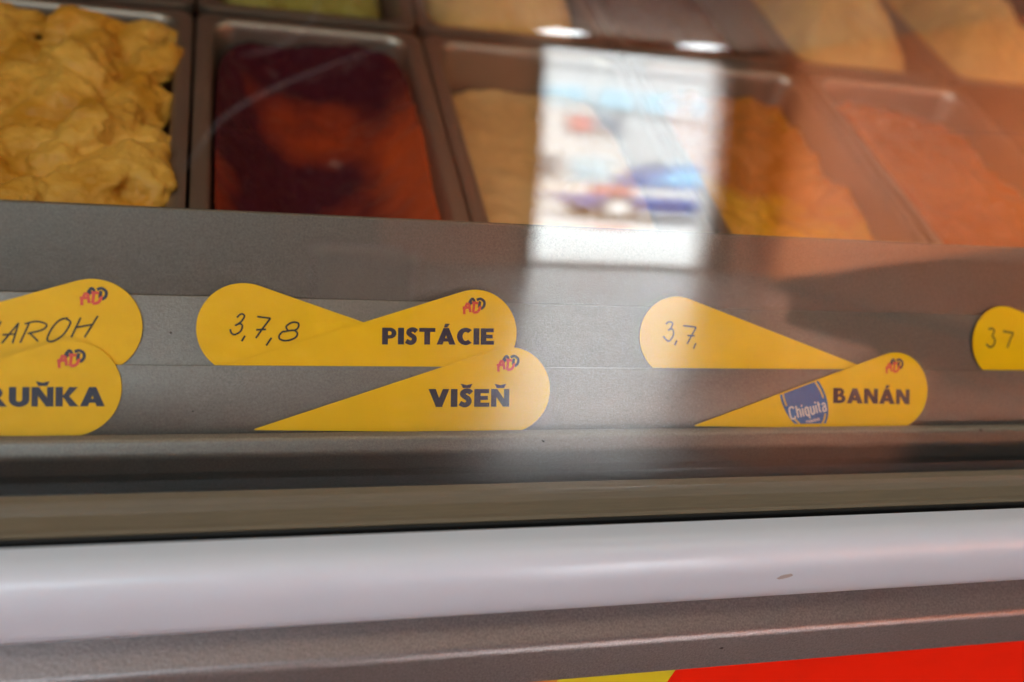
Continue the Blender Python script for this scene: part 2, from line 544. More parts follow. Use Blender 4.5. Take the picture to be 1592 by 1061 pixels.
# curved glass: an arc of radius 1.2 m leaning back from the counter front
GC = (1.11698, 0.84540)
GR = 1.2
a0, a1 = math.pi - math.asin((0.974 - GC[1]) / GR), math.pi - math.asin((1.46 - GC[1]) / GR)
NG = 160
vs, fs = [], []
for x in (X0, X1):
    for r in (GR, GR - 0.006):
        for k in range(NG + 1):
            a = a0 + (a1 - a0) * k / NG
            vs.append((x, GC[0] + r * math.cos(a), GC[1] + r * math.sin(a)))
n = NG + 1
for k in range(NG):
    fs.append((k, k + 1, 2 * n + k + 1, 2 * n + k))
    fs.append((n + k + 1, n + k, 3 * n + k, 3 * n + k + 1))
fs += [(0, 2 * n, 3 * n, n), (NG, n + NG, 3 * n + NG, 2 * n + NG)]
g = mesh('glass_pane', vs, fs, M_glass, ctr, True)
bm = bmesh.new()
bm.from_mesh(g.data)
bmesh.ops.recalc_face_normals(bm, faces=bm.faces)
bm.to_mesh(g.data)
bm.free()
g.data.set_sharp_from_angle(angle=math.radians(40))

# ------------------------------------------------------------------ flavour cards
LEAN = math.radians(38)
ROT = math.radians(52)
NV = Vector((0, -math.cos(LEAN), math.sin(LEAN)))
ROW = {1: Vector((0, -0.0164, 0.9768)), 2: Vector((0, 0.0028, 0.99775))}
CARD_T = 0.0006
CARD_R = 19.5


def drop_outline(flip):
    d = math.hypot(113, 17)
    ax = math.atan2(-17, -113)
    half = math.acos(CARD_R / d)
    pts = []
    n = 40
    s0, s1 = ax + half, ax - half + 2 * math.pi
    for k in range(n + 1):
        a = s0 + (s1 - s0) * k / n
        pts.append((CARD_R * math.cos(a), CARD_R * math.sin(a)))
    pts.append((-112.6, -16.6))
    pts.append((-113, -17))
    pts.append((-112.5, -17.2))
    if flip:
        pts = [(-x, y) for x, y in pts][::-1]
    return pts


def plate(name, pts, t, m, parent=None, z0=0.0):
    n = len(pts)
    vs = [(x / 1000, y / 1000, z0) for x, y in pts] + [(x / 1000, y / 1000, z0 + t) for x, y in pts]
    fs = [tuple(range(n - 1, -1, -1)), tuple(range(n, 2 * n))] + [(k, (k + 1) % n, (k + 1) % n + n, k + n) for k in range(n)]
    return mesh(name, vs, fs, m, parent)


def strip(pts, w, closed=False):
    """outline quads of a stroke"""
    q = []
    P = [Vector(p) for p in pts]
    # resample with Catmull-Rom when the stroke bends
    if len(P) > 3:
        R = []
        for i in range(len(P) - 1):
            p0, p1, p2, p3 = P[max(i - 1, 0)], P[i], P[i + 1], P[min(i + 2, len(P) - 1)]
            for k in range(5):
                u = k / 5
                R.append(0.5 * ((2 * p1) + (p2 - p0) * u + (2 * p0 - 5 * p1 + 4 * p2 - p3) * u * u + (3 * p1 - p0 - 3 * p2 + p3) * u ** 3))
        R.append(P[-1])
        P = R
    Lf, Rt = [], []
    for i, p in enumerate(P):
        a = P[max(i - 1, 0)]
        b = P[min(i + 1, len(P) - 1)]
        t = (b - a).normalized()
        nrm = Vector((-t.y, t.x))
        ww = w
        Lf.append(p + nrm * ww / 2)
        Rt.append(p - nrm * ww / 2)
    for i in range(len(P) - 1):
        q.append([tuple(Rt[i]), tuple(Rt[i + 1]), tuple(Lf[i + 1]), tuple(Lf[i])])
    return q


def flat(name, polys, m, parent, z=CARD_T, lift=0.00002, step=0.0000015):
    vs, fs = [], []
    for i, p in enumerate(polys):
        zz = z + lift + step * i
        b = len(vs)
        ar = sum(p[k][0] * p[(k + 1) % len(p)][1] - p[(k + 1) % len(p)][0] * p[k][1] for k in range(len(p)))
        if ar < 0:
            p = p[::-1]
        vs += [(x / 1000, y / 1000, zz) for x, y in p]
        fs.append(tuple(range(b, b + len(p))))
    return mesh(name, vs, fs, m, parent)


def ring(cx, cy, rx, ry, ix, iy, a0, a1, n=12):
    out = []
    for k in range(n):
        u, v = math.radians(a0 + (a1 - a0) * k / n), math.radians(a0 + (a1 - a0) * (k + 1) / n)
        out.append([(cx + ix * math.cos(u), cy + iy * math.sin(u)), (cx + rx * math.cos(u), cy + ry * math.sin(u)),
                    (cx + rx * math.cos(v), cy + ry * math.sin(v)), (cx + ix * math.cos(v), cy + iy * math.sin(v))])
    return out


def rc(x0, y0, x1, y1):
    return [(x0, y0), (x1, y0), (x1, y1), (x0, y1)]


CARON = [(0.0, 1.30), (0.14, 1.265), (0.28, 1.22), (0.42, 1.265), (0.56, 1.30), (0.46, 1.09), (0.10, 1.09)]
ACUTE = [(0.0, 1.07), (0.15, 1.07), (0.30, 1.27), (0.05, 1.27)]


def shift(poly, dx):
    return [(x + dx, y) for x, y in poly]


def glyph(c):
    """heavy humanist capitals: (polygons, advance)"""
    if c == 'I':
        return [rc(0, 0, .31, 1)], .31
    if c == 'E':
        return [rc(0, 0, .30, 1), rc(.30, 0, .76, .21), rc(.30, .40, .68, .60), rc(.30, .79, .74, 1)], .76
    if c == 'T':
        return [rc(0, .79, .90, 1), rc(.30, 0, .60, .79)], .90
    if c == 'P':
        return [rc(0, 0, .30, 1), rc(.30, .82, .42, 1), rc(.30, .36, .42, .54)] + ring(.42, .68, .36, .32, .12, .14, -90, 90), .78
    if c == 'B':
        return [rc(0, 0, .29, 1), rc(.29, .82, .42, 1), rc(.29, 0, .46, .18), rc(.29, .44, .46, .58)] + \
            ring(.40, .745, .31, .255, .10, .09, -90, 90) + ring(.44, .29, .36, .29, .12, .12, -90, 90), .80
    if c == 'R':
        return [rc(0, 0, .29, 1), rc(.29, .82, .40, 1), rc(.29, .40, .40, .56), [(.32, .42), (.60, .46), (.92, 0), (.58, 0)]] + \
            ring(.40, .70, .34, .30, .11, .13, -90, 90), .92
    if c in 'AÁ':
        p = [[(0, 0), (.31, 0), (.66, 1), (.38, 1)], [(.73, 0), (1.06, 0), (.68, 1), (.40, 1)], [(.25, .19), (.82, .19), (.76, .37), (.30, .37)]]
        return p + ([shift(ACUTE, .42)] if c == 'Á' else []), 1.06
    if c == 'V':
        return [[(0, 1), (.33, 1), (.68, 0), (.38, 0)], [(.72, 1), (1.02, 1), (.66, 0), (.36, 0)]], 1.02
    if c in 'NŇ':
        p = [rc(0, 0, .25, 1), rc(.68, 0, .93, 1), [(.0, 1), (.30, 1), (.93, 0), (.63, 0)]]
        return p + ([shift(CARON, .19)] if c == 'Ň' else []), .93
    if c == 'K':
        return [rc(0, 0, .29, 1), [(.29, .46), (.60, 1), (.94, 1), (.52, .46)], [(.29, .58), (.52, .58), (.98, 0), (.62, 0)]], .98
    if c == 'U':
        return [rc(0, .36, .28, 1), rc(.58, .36, .86, 1)] + ring(.43, .37, .43, .39, .15, .15, 180, 360), .86
    if c == 'C':
        return ring(.50, .50, .50, .53, .20, .30, 48, 312, 22), .86
    if c in 'SŠ':
        p = strip([(.60, .80), (.47, .90), (.32, .90), (.19, .82), (.17, .69), (.30, .56), (.45, .45), (.49, .29), (.40, .14), (.24, .10), (.03, .20)], .25)
        return p + ([shift(CARON, .08)] if c == 'Š' else []), .66
    if c == 'M':
        return [rc(0, 0, .26, 1), rc(.86, 0, 1.12, 1), [(0, 1), (.28, 1), (.66, .2), (.46, .2)], [(.84, 1), (1.12, 1), (.66, .2), (.46, .2)]], 1.12
    return [], .3


def outset(p, e):
    ar = sum(p[k][0] * p[(k + 1) % len(p)][1] - p[(k + 1) % len(p)][0] * p[k][1] for k in range(len(p)))
    if ar < 0:
        p = p[::-1]
    out = []
    for i in range(len(p)):
        a, b, c2 = Vector(p[i - 1]), Vector(p[i]), Vector(p[(i + 1) % len(p)])
        d1, d2 = (b - a), (c2 - b)
        if d1.length < 1e-6 or d2.length < 1e-6:
            out.append(tuple(b))
            continue
        n1, n2 = Vector((d1.y, -d1.x)).normalized(), Vector((d2.y, -d2.x)).normalized()
        m2 = n1 + n2
        if m2.length < 0.3:
            out.append(tuple(b))
            continue
        m2.normalize()
        out.append(tuple(b + m2 * (e / max(0.5, m2.dot(n1)))))
    return out


def word(txt, x0, x1, z0, z1, slope=0.0, gap=.12):
    polys, adv = [], 0
    for ch in txt:
        p, a = glyph(ch)
        polys += [shift(q, adv) for q in p]
        adv += a + gap
    adv -= gap
    h = z1 - z0
    sx = (x1 - x0) / adv
    polys = [outset(q, .018) for q in polys]
    return [[(x0 + x * sx, z0 + y * h + slope * x * sx) for x, y in q] for q in polys]


LOGO = [[(-2.73, 12.22), (-2.88, 13.69), (-1.65, 15.3), (-0.73, 14.24), (-0.94, 12.59)], [(-2.64, 13.47), (-0.72, 13.51)],
        [(0.38, 14.85), (2.24, 15.36), (3.96, 14.02), (3.71, 11.98), (2.3, 10.76)], [(1.98, 14.3), (1.45, 11.33)],
        [(-5.27, 8.24), (-5.4, 10.2), (-3.99, 13.44)], [(-3.99, 13.44), (-3.07, 12.54), (-2.49, 9.21)], [(-6.15, 11.16), (-2.45, 11.41)],
        [(-1.73, 13.49), (0.91, 13.36), (2.01, 12.0), (1.03, 9.61), (-1.13, 9.04)], [(-0.72, 13.51), (-1.23, 9.04)]]
W378 = [[(-121.63, 20.31), (-120.46, 21.57), (-119.4, 21.92), (-118.55, 21.2), (-118.85, 20.1), (-120.15, 18.29), (-122.37, 16.89)], [(-122.37, 16.89), (-120.54, 17.68), (-119.47, 17.21), (-119.43, 15.84), (-120.36, 14.19), (-122.46, 13.06), (-123.78, 13.73), (-124.33, 15.35)], [(-118.17, 12.72), (-119.51, 10.24)], [(-113.28, 20.89), (-107.65, 20.31)], [(-107.65, 20.31), (-110.81, 15.99), (-113.69, 11.69)], [(-113.6, 15.26), (-109.46, 15.46)], [(-107.13, 11.97), (-109.32, 8.53)], [(-100.15, 15.06), (-101.07, 16.57), (-100.06, 17.83), (-98.17, 18.75), (-96.12, 18.51), (-95.7, 17.35), (-96.36, 15.95), (-97.58, 15.24)], [(-101.91, 14.62), (-100.02, 15.06), (-97.58, 15.24), (-96.25, 14.01), (-96.86, 12.34), (-99.15, 11.12), (-101.59, 10.75), (-103.62, 11.41), (-103.97, 12.79), (-102.85, 14.33), (-101.64, 14.82)]]
W37 = [[(77.57, 21.07), (79.14, 22.2), (80.95, 21.57), (80.28, 19.38), (78.78, 18.06)], [(78.78, 18.06), (80.76, 18.81), (81.58, 17.09), (80.98, 14.76), (79.26, 12.94), (77.83, 13.56), (76.23, 15.27)], [(83.37, 13.34), (82.29, 11.01)], [(86.62, 20.51), (93.51, 19.9)], [(93.51, 19.9), (91.31, 16.07), (88.81, 11.67)], [(88.92, 15.75), (92.76, 15.66)], [(93.45, 12.17), (92.2, 9.38)]]
W37R = [[(264.36, 21.64), (266.62, 22.09), (268.15, 20.87), (266.77, 18.14)], [(266.77, 18.14), (268.62, 16.08), (267.75, 13.15), (265.24, 12.29), (262.96, 13.84)], [(273.72, 20.75), (280.45, 20.02)], [(280.45, 20.02), (278.36, 16.21), (276.63, 11.92)]]
AROH = [[(-217.85, 16.01), (-216.66, 8.52)], [(-216.66, 8.52), (-212.95, 17.01)], [(-212.56, 8.27), (-206.5, 16.52)], [(-206.5, 16.52), (-208.71, 8.2)], [(-212.33, 11.59), (-207.38, 12.09)], [(-202.62, 16.41), (-205.84, 8.48)], [(-204.28, 16.14), (-199.96, 17.25), (-196.2, 16.1), (-197.57, 13.94), (-203.12, 12.28)], [(-202.4, 12.53), (-199.19, 9.17)], [(-188.74, 18.38), (-187.19, 17.3), (-188.12, 14.71), (-190.34, 11.49), (-193.7, 9.31), (-195.78, 9.71), (-195.14, 12.46), (-193.22, 15.85), (-190.88, 18.15), (-188.18, 18.88)], [(-183.35, 19.09), (-186.83, 10.93)], [(-176.77, 19.97), (-181.82, 11.0)], [(-185.29, 15.0), (-178.62, 16.41)]]


def card(row, cx, cz, flip, off, label):
    """a drop-shaped card standing in its slot; local x along the counter, y up the card, z out of it"""
    base = ROW[row] + NV * (0.0004 + off)
    o = plate('flavour_card', drop_outline(flip), CARD_T, M_card)
    o.data.materials.append(M_cardedge)
    for p in o.data.polygons[2:]:
        p.material_index = 1
    s = Vector((0, math.sin(LEAN), math.cos(LEAN)))
    o.location = base + Vector((cx / 1000, 0, 0)) + s * (cz / 1000)
    o.rotation_euler = (ROT, 0, 0)
    tag(o, label, 'card', 'yellow drop-shaped flavour cards')
    o['cx'], o['cz'] = cx, cz
    return o


def rel(o, polys):
    return [[(x - o['cx'], y - o['cz']) for x, y in p] for p in polys]


def ink(o, strokes, w, m=None):
    polys = []
    for s in strokes:
        polys += strip(s, w)
    return flat('handwriting', rel(o, polys), m or M_ink, o)


def logo(o, dx=0, dz=0):
    nv, rd = [], []
    for s in LOGO[:4]:
        nv += strip([(x + dx, y + dz) for x, y in s], 1.25)
    for s in LOGO[4:]:
        rd += strip([(x + dx, y + dz) for x, y in s], 1.20)
    a = flat('logo', nv, M_navy, o)
    b = flat('logo_front', rd, M_redp, a, lift=0.00006)


c = card(2, -179.0, 15.6, False, 0.0, 'yellow card with handwritten capitals ending in AROH, in the upper slot')
ink(c, AROH, .74)
logo(c, 1.3, .3)
c = card(2, -118.7, 15.6, True, 0.0, 'yellow card with handwritten 3,7,8 behind the PISTÁCIE card')
ink(c, W378, .80)
c = card(2, -17.0, 15.5, False, 0.0009, 'yellow card printed PISTÁCIE standing in the upper slot')
flat('lettering', rel(c, word('PISTÁCIE', -59.4, -8.4, 9.75, 16.95, .010)), M_navy, c)
logo(c)
c = card(2, 83.5, 15.0, True, 0.0, 'yellow card with handwritten 3,7, behind the BANÁN card')
ink(c, W37, .76)
c = card(2, 274.0, 14.7, True, 0.0, 'yellow card with faint handwritten 3 7 cut off by the picture edge')
ink(c, W37R, 1.1, M_ink2)
c = card(1, -186.6, 18.6, False, 0.0, 'yellow card printed with letters ending in RUŇKA, in the lower slot')
flat('lettering', rel(c, word('MERUŇKA', -236.0, -173.7, 11.4, 19.0)), M_navy, c)
logo(c, 1.0, 0.0)
c = card(1, -1.0, 18.0, False, 0.0, 'yellow card printed VIŠEŇ standing in the lower slot below PISTÁCIE')
flat('lettering', rel(c, word('VIŠEŇ', -38.4, -1.2, 10.4, 18.2)), M_navy, c)
logo(c, 0.0, 0.0)
cb = card(1, 205.3, 17.6, False, 0.0, 'yellow card printed BANÁN with a blue oval sticker in the lower slot')
flat('lettering', rel(cb, word('BANÁN', 168.9, 213.7, 11.4, 18.8, -.018)), M_navy, cb)
logo(cb, 0.0, 0.5)

# oval sticker cut along the card's upper edge
apex = (205.3 - 113, 17.6 - 17)
axa = math.atan2(17, 113) + math.asin(CARD_R / math.hypot(113, 17))


def under_edge(p, e=0.5):
    return (p[1] - apex[1]) - math.tan(axa) * (p[0] - apex[0]) + e


def clip(poly, f):
    out = []
    for i in range(len(poly)):
        a, b = poly[i], poly[(i + 1) % len(poly)]
        fa, fb = f(a), f(b)
        if fa <= 0:
            out.append(a)
        if fa * fb < 0:
            t = fa / (fa - fb)
            out.append((a[0] + (b[0] - a[0]) * t, a[1] + (b[1] - a[1]) * t))
    return out


SC, SA, SRX, SRY = (151.98, 13.32), 0.5535, 11.96, 18.38


def oval(rx, ry, t):
    x, y = rx * math.cos(t), ry * math.sin(t)
    return (SC[0] + x * math.cos(SA) - y * math.sin(SA), SC[1] + x * math.sin(SA) + y * math.cos(SA))


blue = clip([oval(SRX, SRY, k * 2 * math.pi / 60) for k in range(60)], under_edge)
blue = clip(blue, lambda p: 1.0 - p[1])
st = flat('sticker', rel(cb, [blue]), M_blue, cb, lift=0.00003)
lines = []


def oval_angle(p):
    dx, dy = p[0] - SC[0], p[1] - SC[1]
    x, y = dx * math.cos(SA) + dy * math.sin(SA), -dx * math.sin(SA) + dy * math.cos(SA)
    return math.atan2(y / SRY, x / SRX)


for pa, pb in (((139.69, 17.58), (142.08, 9.77)), ((156.64, 23.82), (162.68, 14.03)), ((164.34, 6.39), (160.68, 0.29)), ((146.45, 2.73), (149.24, 0.13))):
    t0, t1 = oval_angle(pa), oval_angle(pb)
    if abs(t1 - t0) > math.pi:
        t1 += 2 * math.pi if t1 < t0 else -2 * math.pi
    for k in range(10):
        u, v = [t0 + (t1 - t0) * (k + q2) / 10 for q2 in (0, 1)]
        q = [oval(9.7, 16.1, u), oval(10.6, 17.0, u), oval(10.6, 17.0, v), oval(9.7, 16.1, v)]
        q = clip(q, lambda p: under_edge(p, 0.6))
        if len(q) > 2:
            lines.append(q)
flat('yellow_outline', rel(cb, lines), M_stky, st, lift=0.00006)
# condensed white script word rising along the sticker
CH = {'C': ([[(.62, .82), (.50, .98), (.22, .98), (.08, .80), (.08, .20), (.22, .02), (.50, .02), (.62, .20)]], .74),
      'h': ([[(.08, 0), (.08, 1)], [(.08, .52), (.22, .68), (.40, .64), (.44, .45), (.44, 0)]], .56),
      'i': ([[(.08, 0), (.08, .68)], [(.08, .82), (.08, .98)]], .20),
      'q': ([[(.44, .68), (.44, -.28)], [(.44, .60), (.26, .69), (.09, .55), (.08, .34), (.10, .12), (.26, -.01), (.44, .08)]], .56),
      'u': ([[(.08, .68), (.08, .15), (.20, 0), (.36, .04), (.44, .14)], [(.44, 0), (.44, .68)]], .56),
      't': ([[(.12, .92), (.12, .12), (.28, .0)], [(0, .68), (.30, .68)]], .34),
      'a': ([[(.10, .55), (.22, .68), (.38, .66), (.44, .50), (.44, 0)], [(.44, .40), (.20, .36), (.08, .20), (.14, .03), (.30, .0), (.44, .14)]], .54)}


def script(txt, p0, p1, h, w, lean=0.0, wd=None):
    adv = 0
    polys = []
    for chh in txt:
        s, a = (wd or CH)[chh]
        for k in s:
            polys += [(adv, q) for q in [k]]
        adv += a + .10
    d = Vector(p1) - Vector(p0)
    sx = d.length / adv
    ux = d.normalized()
    uy = Vector((-ux.y, ux.x))
    uy = (uy + ux * lean).normalized()
    out = []
    for ad, k in polys:
        out += strip([tuple(Vector(p0) + ux * ((x + ad) * sx) + uy * (y * h)) for x, y in k], w)
    return out


flat('script', rel(cb, script('Chiquita', (144.6, 3.2), (165.6, 7.6), 6.0, .85, -.05)), M_stkw, st, lift=0.00009)
CP = {'P': ([[(.08, 0), (.08, 1)], [(.08, .98), (.45, .9), (.45, .6), (.08, .5)]], .5), 'A': ([[(0, 0), (.28, 1)], [(.28, 1), (.56, 0)], [(.12, .35), (.44, .35)]], .56),
      'N': ([[(.06, 0), (.06, 1)], [(.06, 1), (.46, 0)], [(.46, 0), (.46, 1)]], .52), 'M': ([[(.06, 0), (.06, 1)], [(.06, 1), (.33, .2)], [(.33, .2), (.6, 1)], [(.6, 1), (.6, 0)]], .66)}
flat('small_print', rel(cb, script('PANAMA', (153.6, 1.1), (161.4, 2.7), 1.5, .26, 0, CP)), M_stkw, st, lift=0.00009)

# smudge on the white bumper, laid on the curved front
vs = [(0.1050, -0.10205, 0.9685)]
for k in range(14):
    a = 2 * math.pi * k / 14
    rr = 1 + 0.35 * random.random()
    vs.append((0.1050 + 0.0032 * rr * math.cos(a), -0.10200 + 0.0001 * math.sin(a), 0.9685 + 0.0011 * rr * math.sin(a) + 0.0009 * math.cos(a)))
mesh('smudge', vs, [(0, 1 + k, 1 + (k + 1) % 14) for k in range(14)], M_smudge, ctr)

# ------------------------------------------------------------------ ice cream pans
TILT = math.radians(5.6)
PIT = 0.1548
PW, PL, PD = 0.1525, 0.318, 0.12


def rrect(w, l, r, n=6):
    pts = []
    for cx, cy, a0 in ((w / 2 - r, l / 2 - r, 0), (-w / 2 + r, l / 2 - r, 90), (-w / 2 + r, -l / 2 + r, 180), (w / 2 - r, -l / 2 + r, 270)):
        for k in range(n + 1):
            a = math.radians(a0 + 90 * k / n)
            pts.append((cx + r * math.cos(a), cy + r * math.sin(a)))
    return pts


def pan_mesh():
    rings = [(0, -0.008, 0.010), (0, -0.001, 0.010), (0.0012, 0, 0.010), (0.008, 0, 0.014), (0.0095, -0.0015, 0.015), (0.0105, -0.006, 0.016),
             (0.014, -PD + 0.012, 0.018), (0.017, -PD + 0.003, 0.018), (0.024, -PD, 0.018)]
    vs, fs = [], []
    for inset, z, r in rings:
        vs += [(x, y, z) for x, y in rrect(PW - 2 * inset, PL - 2 * inset, r)]
    n = 28
    for i in range(len(rings) - 1):
        for k in range(n):
            a, b = i * n + k, i * n + (k + 1) % n
            fs.append((a, b, b + n, a + n))
    fs.append(tuple((len(rings) - 1) * n + k for k in range(n)))
    # outer wall
    b0 = len(vs)
    for inset, z, r in ((0.0065, -0.006, 0.014), (0.012, -PD - 0.001, 0.016)):
        vs += [(x, y, z) for x, y in rrect(PW - 2 * inset, PL - 2 * inset, r)]
    for k in range(n):
        a, b = b0 + k, b0 + (k + 1) % n
        fs.append((b, a, a + n, b + n))
    me = bpy.data.meshes.new('gelato_pan')
    me.from_pydata(vs, [], fs)
    me.update()
    me.shade_smooth()
    me.set_sharp_from_angle(angle=math.radians(50))
    me.materials.append(M_steel)
    return me


PAN = pan_mesh()


def gelato(name, m, fn, w=PW - 0.026, l=PL - 0.026, nx=70, ny=110, power=5.0, bottom=-0.10):
    """height field over a rounded rectangle with a skirt down into the pan"""
    vs, fs = [], []
    for j in range(ny + 1):
        for i in range(nx + 1):
            u, v = 2 * i / nx - 1, 2 * j / ny - 1
            # squeeze the square to a superellipse so the corners are round
            k = (abs(u) ** power + abs(v) ** power) ** (1 / power) if (u or v) else 1
            mxx = max(abs(u), abs(v))
            s = mxx / k if k > 1e-6 else 1
            x, y = u * s * w / 2, v * s * l / 2
            vs.append((x, y, fn(x, y, u, v, mxx)))
    for j in range(ny):
        for i in range(nx):
            a = j * (nx + 1) + i
            fs.append((a, a + 1, a + nx + 2, a + nx + 1))
    edge = [i for i in range(nx + 1)] + [j * (nx + 1) + nx for j in range(1, ny + 1)] + [ny * (nx + 1) + i for i in range(nx - 1, -1, -1)] + \
           [j * (nx + 1) for j in range(ny - 1, 0, -1)]
    b = len(vs)
    for e in edge:
        vs.append((vs[e][0] * 0.98, vs[e][1] * 0.98, bottom))
    ne = len(edge)
    for k in range(ne):
        fs.append((edge[(k + 1) % ne], edge[k], b + k, b + (k + 1) % ne))
    return mesh(name, vs, fs, m, None, True)


def lump(x, y, sc, seed):
    p = Vector((x * sc + seed, y * sc, seed * 0.7))
    d = noise.voronoi(p)[0]
    return (d[1] - d[0])


def fr(x, y, sc, seed, o=4):
    return noise.fractal(Vector((x * sc + seed, y * sc - seed, seed)), 0.9, 2.0, o)


def mound(h0, h1, seed, rough=1.0, pw=4.0, roughscale=1.0):
    def f(x, y, u, v, mx):
        dome = max(0.0, 1 - mx ** pw)
        h = h0 + (h1 - h0) * dome ** 0.6
        e = min(1.0, (1 - mx) * 6)
        w = Vector((fr(x, y, 18, seed + 3) * 0.25, fr(x, y, 18, seed + 9) * 0.25))
        h += rough * (0.005 * min(lump(x + w.x * .05, y + w.y * .05, 24 * roughscale, seed), .6) + 0.017 * fr(x, y, 22 * roughscale, seed) + 0.008 * abs(fr(x, y, 55, seed + 5))) * (0.35 + 0.65 * e)
        return h
    return f


def add_dabs(o, fn, seed, n=230, w=PW - 0.026, l=PL - 0.026):
    """rough dabs of ice cream worked into the heap's surface"""
    rnd = random.Random(seed)
    bm = bmesh.new()
    bmesh.ops.create_icosphere(bm, subdivisions=3, radius=1.0)
    sv = [v.co.copy() for v in bm.verts]
    sf = [tuple(v.index for v in fc.verts) for fc in bm.faces]
    bm.free()
    vs = [v.co.copy() for v in o.data.vertices]
    fs = [tuple(p.vertices) for p in o.data.polygons]
    for k in range(n):
        u, v = rnd.uniform(-.93, .93), rnd.uniform(-.97, .97)
        x, y = u * w / 2, v * l / 2
        r = rnd.uniform(0.006, 0.019) * (1 - 0.25 * max(abs(u), abs(v)) ** 4)
        z = fn(x, y, u, v, max(abs(u), abs(v))) + rnd.uniform(-0.55, 0.25) * r
        rot = Matrix.Rotation(rnd.uniform(0, 6.28), 3, 'Z') @ Matrix.Rotation(rnd.uniform(-.5, .5), 3, 'X')
        sc = Vector((rnd.uniform(0.9, 1.7), rnd.uniform(0.7, 1.1), rnd.uniform(0.5, 0.85)))
        b = len(vs)
        for p in sv:
            d = 1 + 0.30 * noise.fractal(p * 1.3 + Vector((k * 3.1, k, 0)), 0.9, 2.0, 4)
            q = rot @ Vector((p.x * sc.x, p.y * sc.y, p.z * sc.z)) * (r * d)
            vs.append(q + Vector((x, y, z)))
        fs += [tuple(b + i for i in t) for t in sf]
    mt = o.data.materials[0]
    me = bpy.data.meshes.new('ice_cream')
    me.from_pydata([tuple(p) for p in vs], [], fs)
    me.update()
    me.materials.append(mt)
    o.data = me
    rm = o.modifiers.new('remesh', 'REMESH')
    rm.mode = 'VOXEL'
    rm.voxel_size = 0.0015
    sm_ = o.modifiers.new('smooth', 'SMOOTH')
    sm_.factor = 0.5
    sm_.iterations = 14
    dg = bpy.context.evaluated_depsgraph_get()
    me = bpy.data.meshes.new_from_object(o.evaluated_get(dg))
    o.modifiers.clear()
    o.data = me
    nrm = [v.normal.copy() for v in me.vertices]
    for v, nv in zip(me.vertices, nrm):
        v.co += nv * (0.0011 * noise.fractal(v.co * 190, 0.8, 2.0, 4))
    me.update()
    me.shade_smooth()


def flatfill(h0, seed, amp=0.006, dish=0.0, sc=14):
    def f(x, y, u, v, mx):
        return h0 - dish * (1 - mx * mx) + amp * fr(x, y, sc, seed) + amp * 0.5 * abs(fr(x, y, sc * 3, seed + 2))
    return f


def ice(name, col, col2=None, rough=0.45, bump=0.5, **k):
    return mat(name, col, rough, 0, 0.2, var=0.10, vscale=60, bump=bump, bscale=260, sss=0.15, col2=col2, **k)


I_van = ice('vanilla_ice', (0.50, 0.215, 0.018), (0.64, 0.34, 0.06), c2scale=26, c2lo=0.40, c2hi=0.62)
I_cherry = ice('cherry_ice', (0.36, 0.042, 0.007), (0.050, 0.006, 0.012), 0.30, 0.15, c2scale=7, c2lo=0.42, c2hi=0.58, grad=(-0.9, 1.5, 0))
I_peach = ice('peach_ice', (0.58, 0.30, 0.11), (0.64, 0.36, 0.15), c2scale=12)
I_mango = ice('mango_ice', (0.42, 0.12, 0.012), (0.58, 0.27, 0.012), c2scale=9, c2lo=0.5, c2hi=0.62)
I_orange = ice('orange_ice', (0.34, 0.085, 0.015), (0.30, 0.07, 0.015), c2scale=8)
I_choc = ice('chocolate_ice', (0.085, 0.022, 0.008), (0.12, 0.035, 0.012), c2scale=12)
I_pist = ice('pistachio_ice', (0.30, 0.24, 0.05), (0.36, 0.29, 0.08), c2scale=14)
I_cream = ice('caramel_ice', (0.66, 0.36, 0.12), (0.72, 0.42, 0.16), c2scale=12)

col_x = [-0.2225 + PIT * k for k in range(6)]
rowy = [0.046 + PL / 2, 0.046 + PL * 1.5 + 0.006]
RZ = 0.981


def rim_z(y):
    return RZ + math.tan(TILT) * (y - 0.04)


fills = {
    (0, 0): ('vanilla', I_van, mound(-0.022, 0.000, 2.0, 0.5, 6), 'lumpy yellow ice cream heaped in the front pan beside the red one'),
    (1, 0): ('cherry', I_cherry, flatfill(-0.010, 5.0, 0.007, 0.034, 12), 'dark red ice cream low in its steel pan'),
    (2, 0): ('peach', I_peach, flatfill(-0.034, 8.0, 0.005, 0.004), 'smooth tan ice cream in the front pan next to the red one'),
    (3, 0): ('mango', I_mango, flatfill(-0.024, 11.0, 0.010, 0.008), 'orange ice cream with yellow patches in the front pan'),
    (4, 0): ('orange', I_orange, flatfill(-0.020, 14.0, 0.008, 0.006), 'plain orange ice cream at the far end of the front pans'),
    (0, 1): ('hazel', I_cream, flatfill(-0.05, 22.0), 'caramel ice cream low in the back pan behind the yellow heap'),
    (1, 1): ('pistachio', I_pist, mound(-0.03, 0.000, 17.0, 0.6), 'olive green ice cream in the back pan behind the red one'),
    (2, 1): ('cream', I_cream, mound(-0.030, 0.034, 30.0, 0.35, 2.2), 'rounded caramel heap in the back pan behind the tan one'),
    (3, 1): ('choc', I_choc, flatfill(-0.030, 33.0, 0.006), 'dark brown ice cream in the back pan behind the orange and yellow one'),
    (4, 1): ('cream', I_cream, mound(-0.030, 0.036, 37.0, 0.35, 2.2), 'rounded caramel heap in the back pan behind the plain orange one'),
    (5, 1): ('cream', I_cream, mound(-0.030, 0.036, 41.0, 0.35, 2.2), 'rounded caramel heap in the endmost back pan'), (5, 0): None,
}
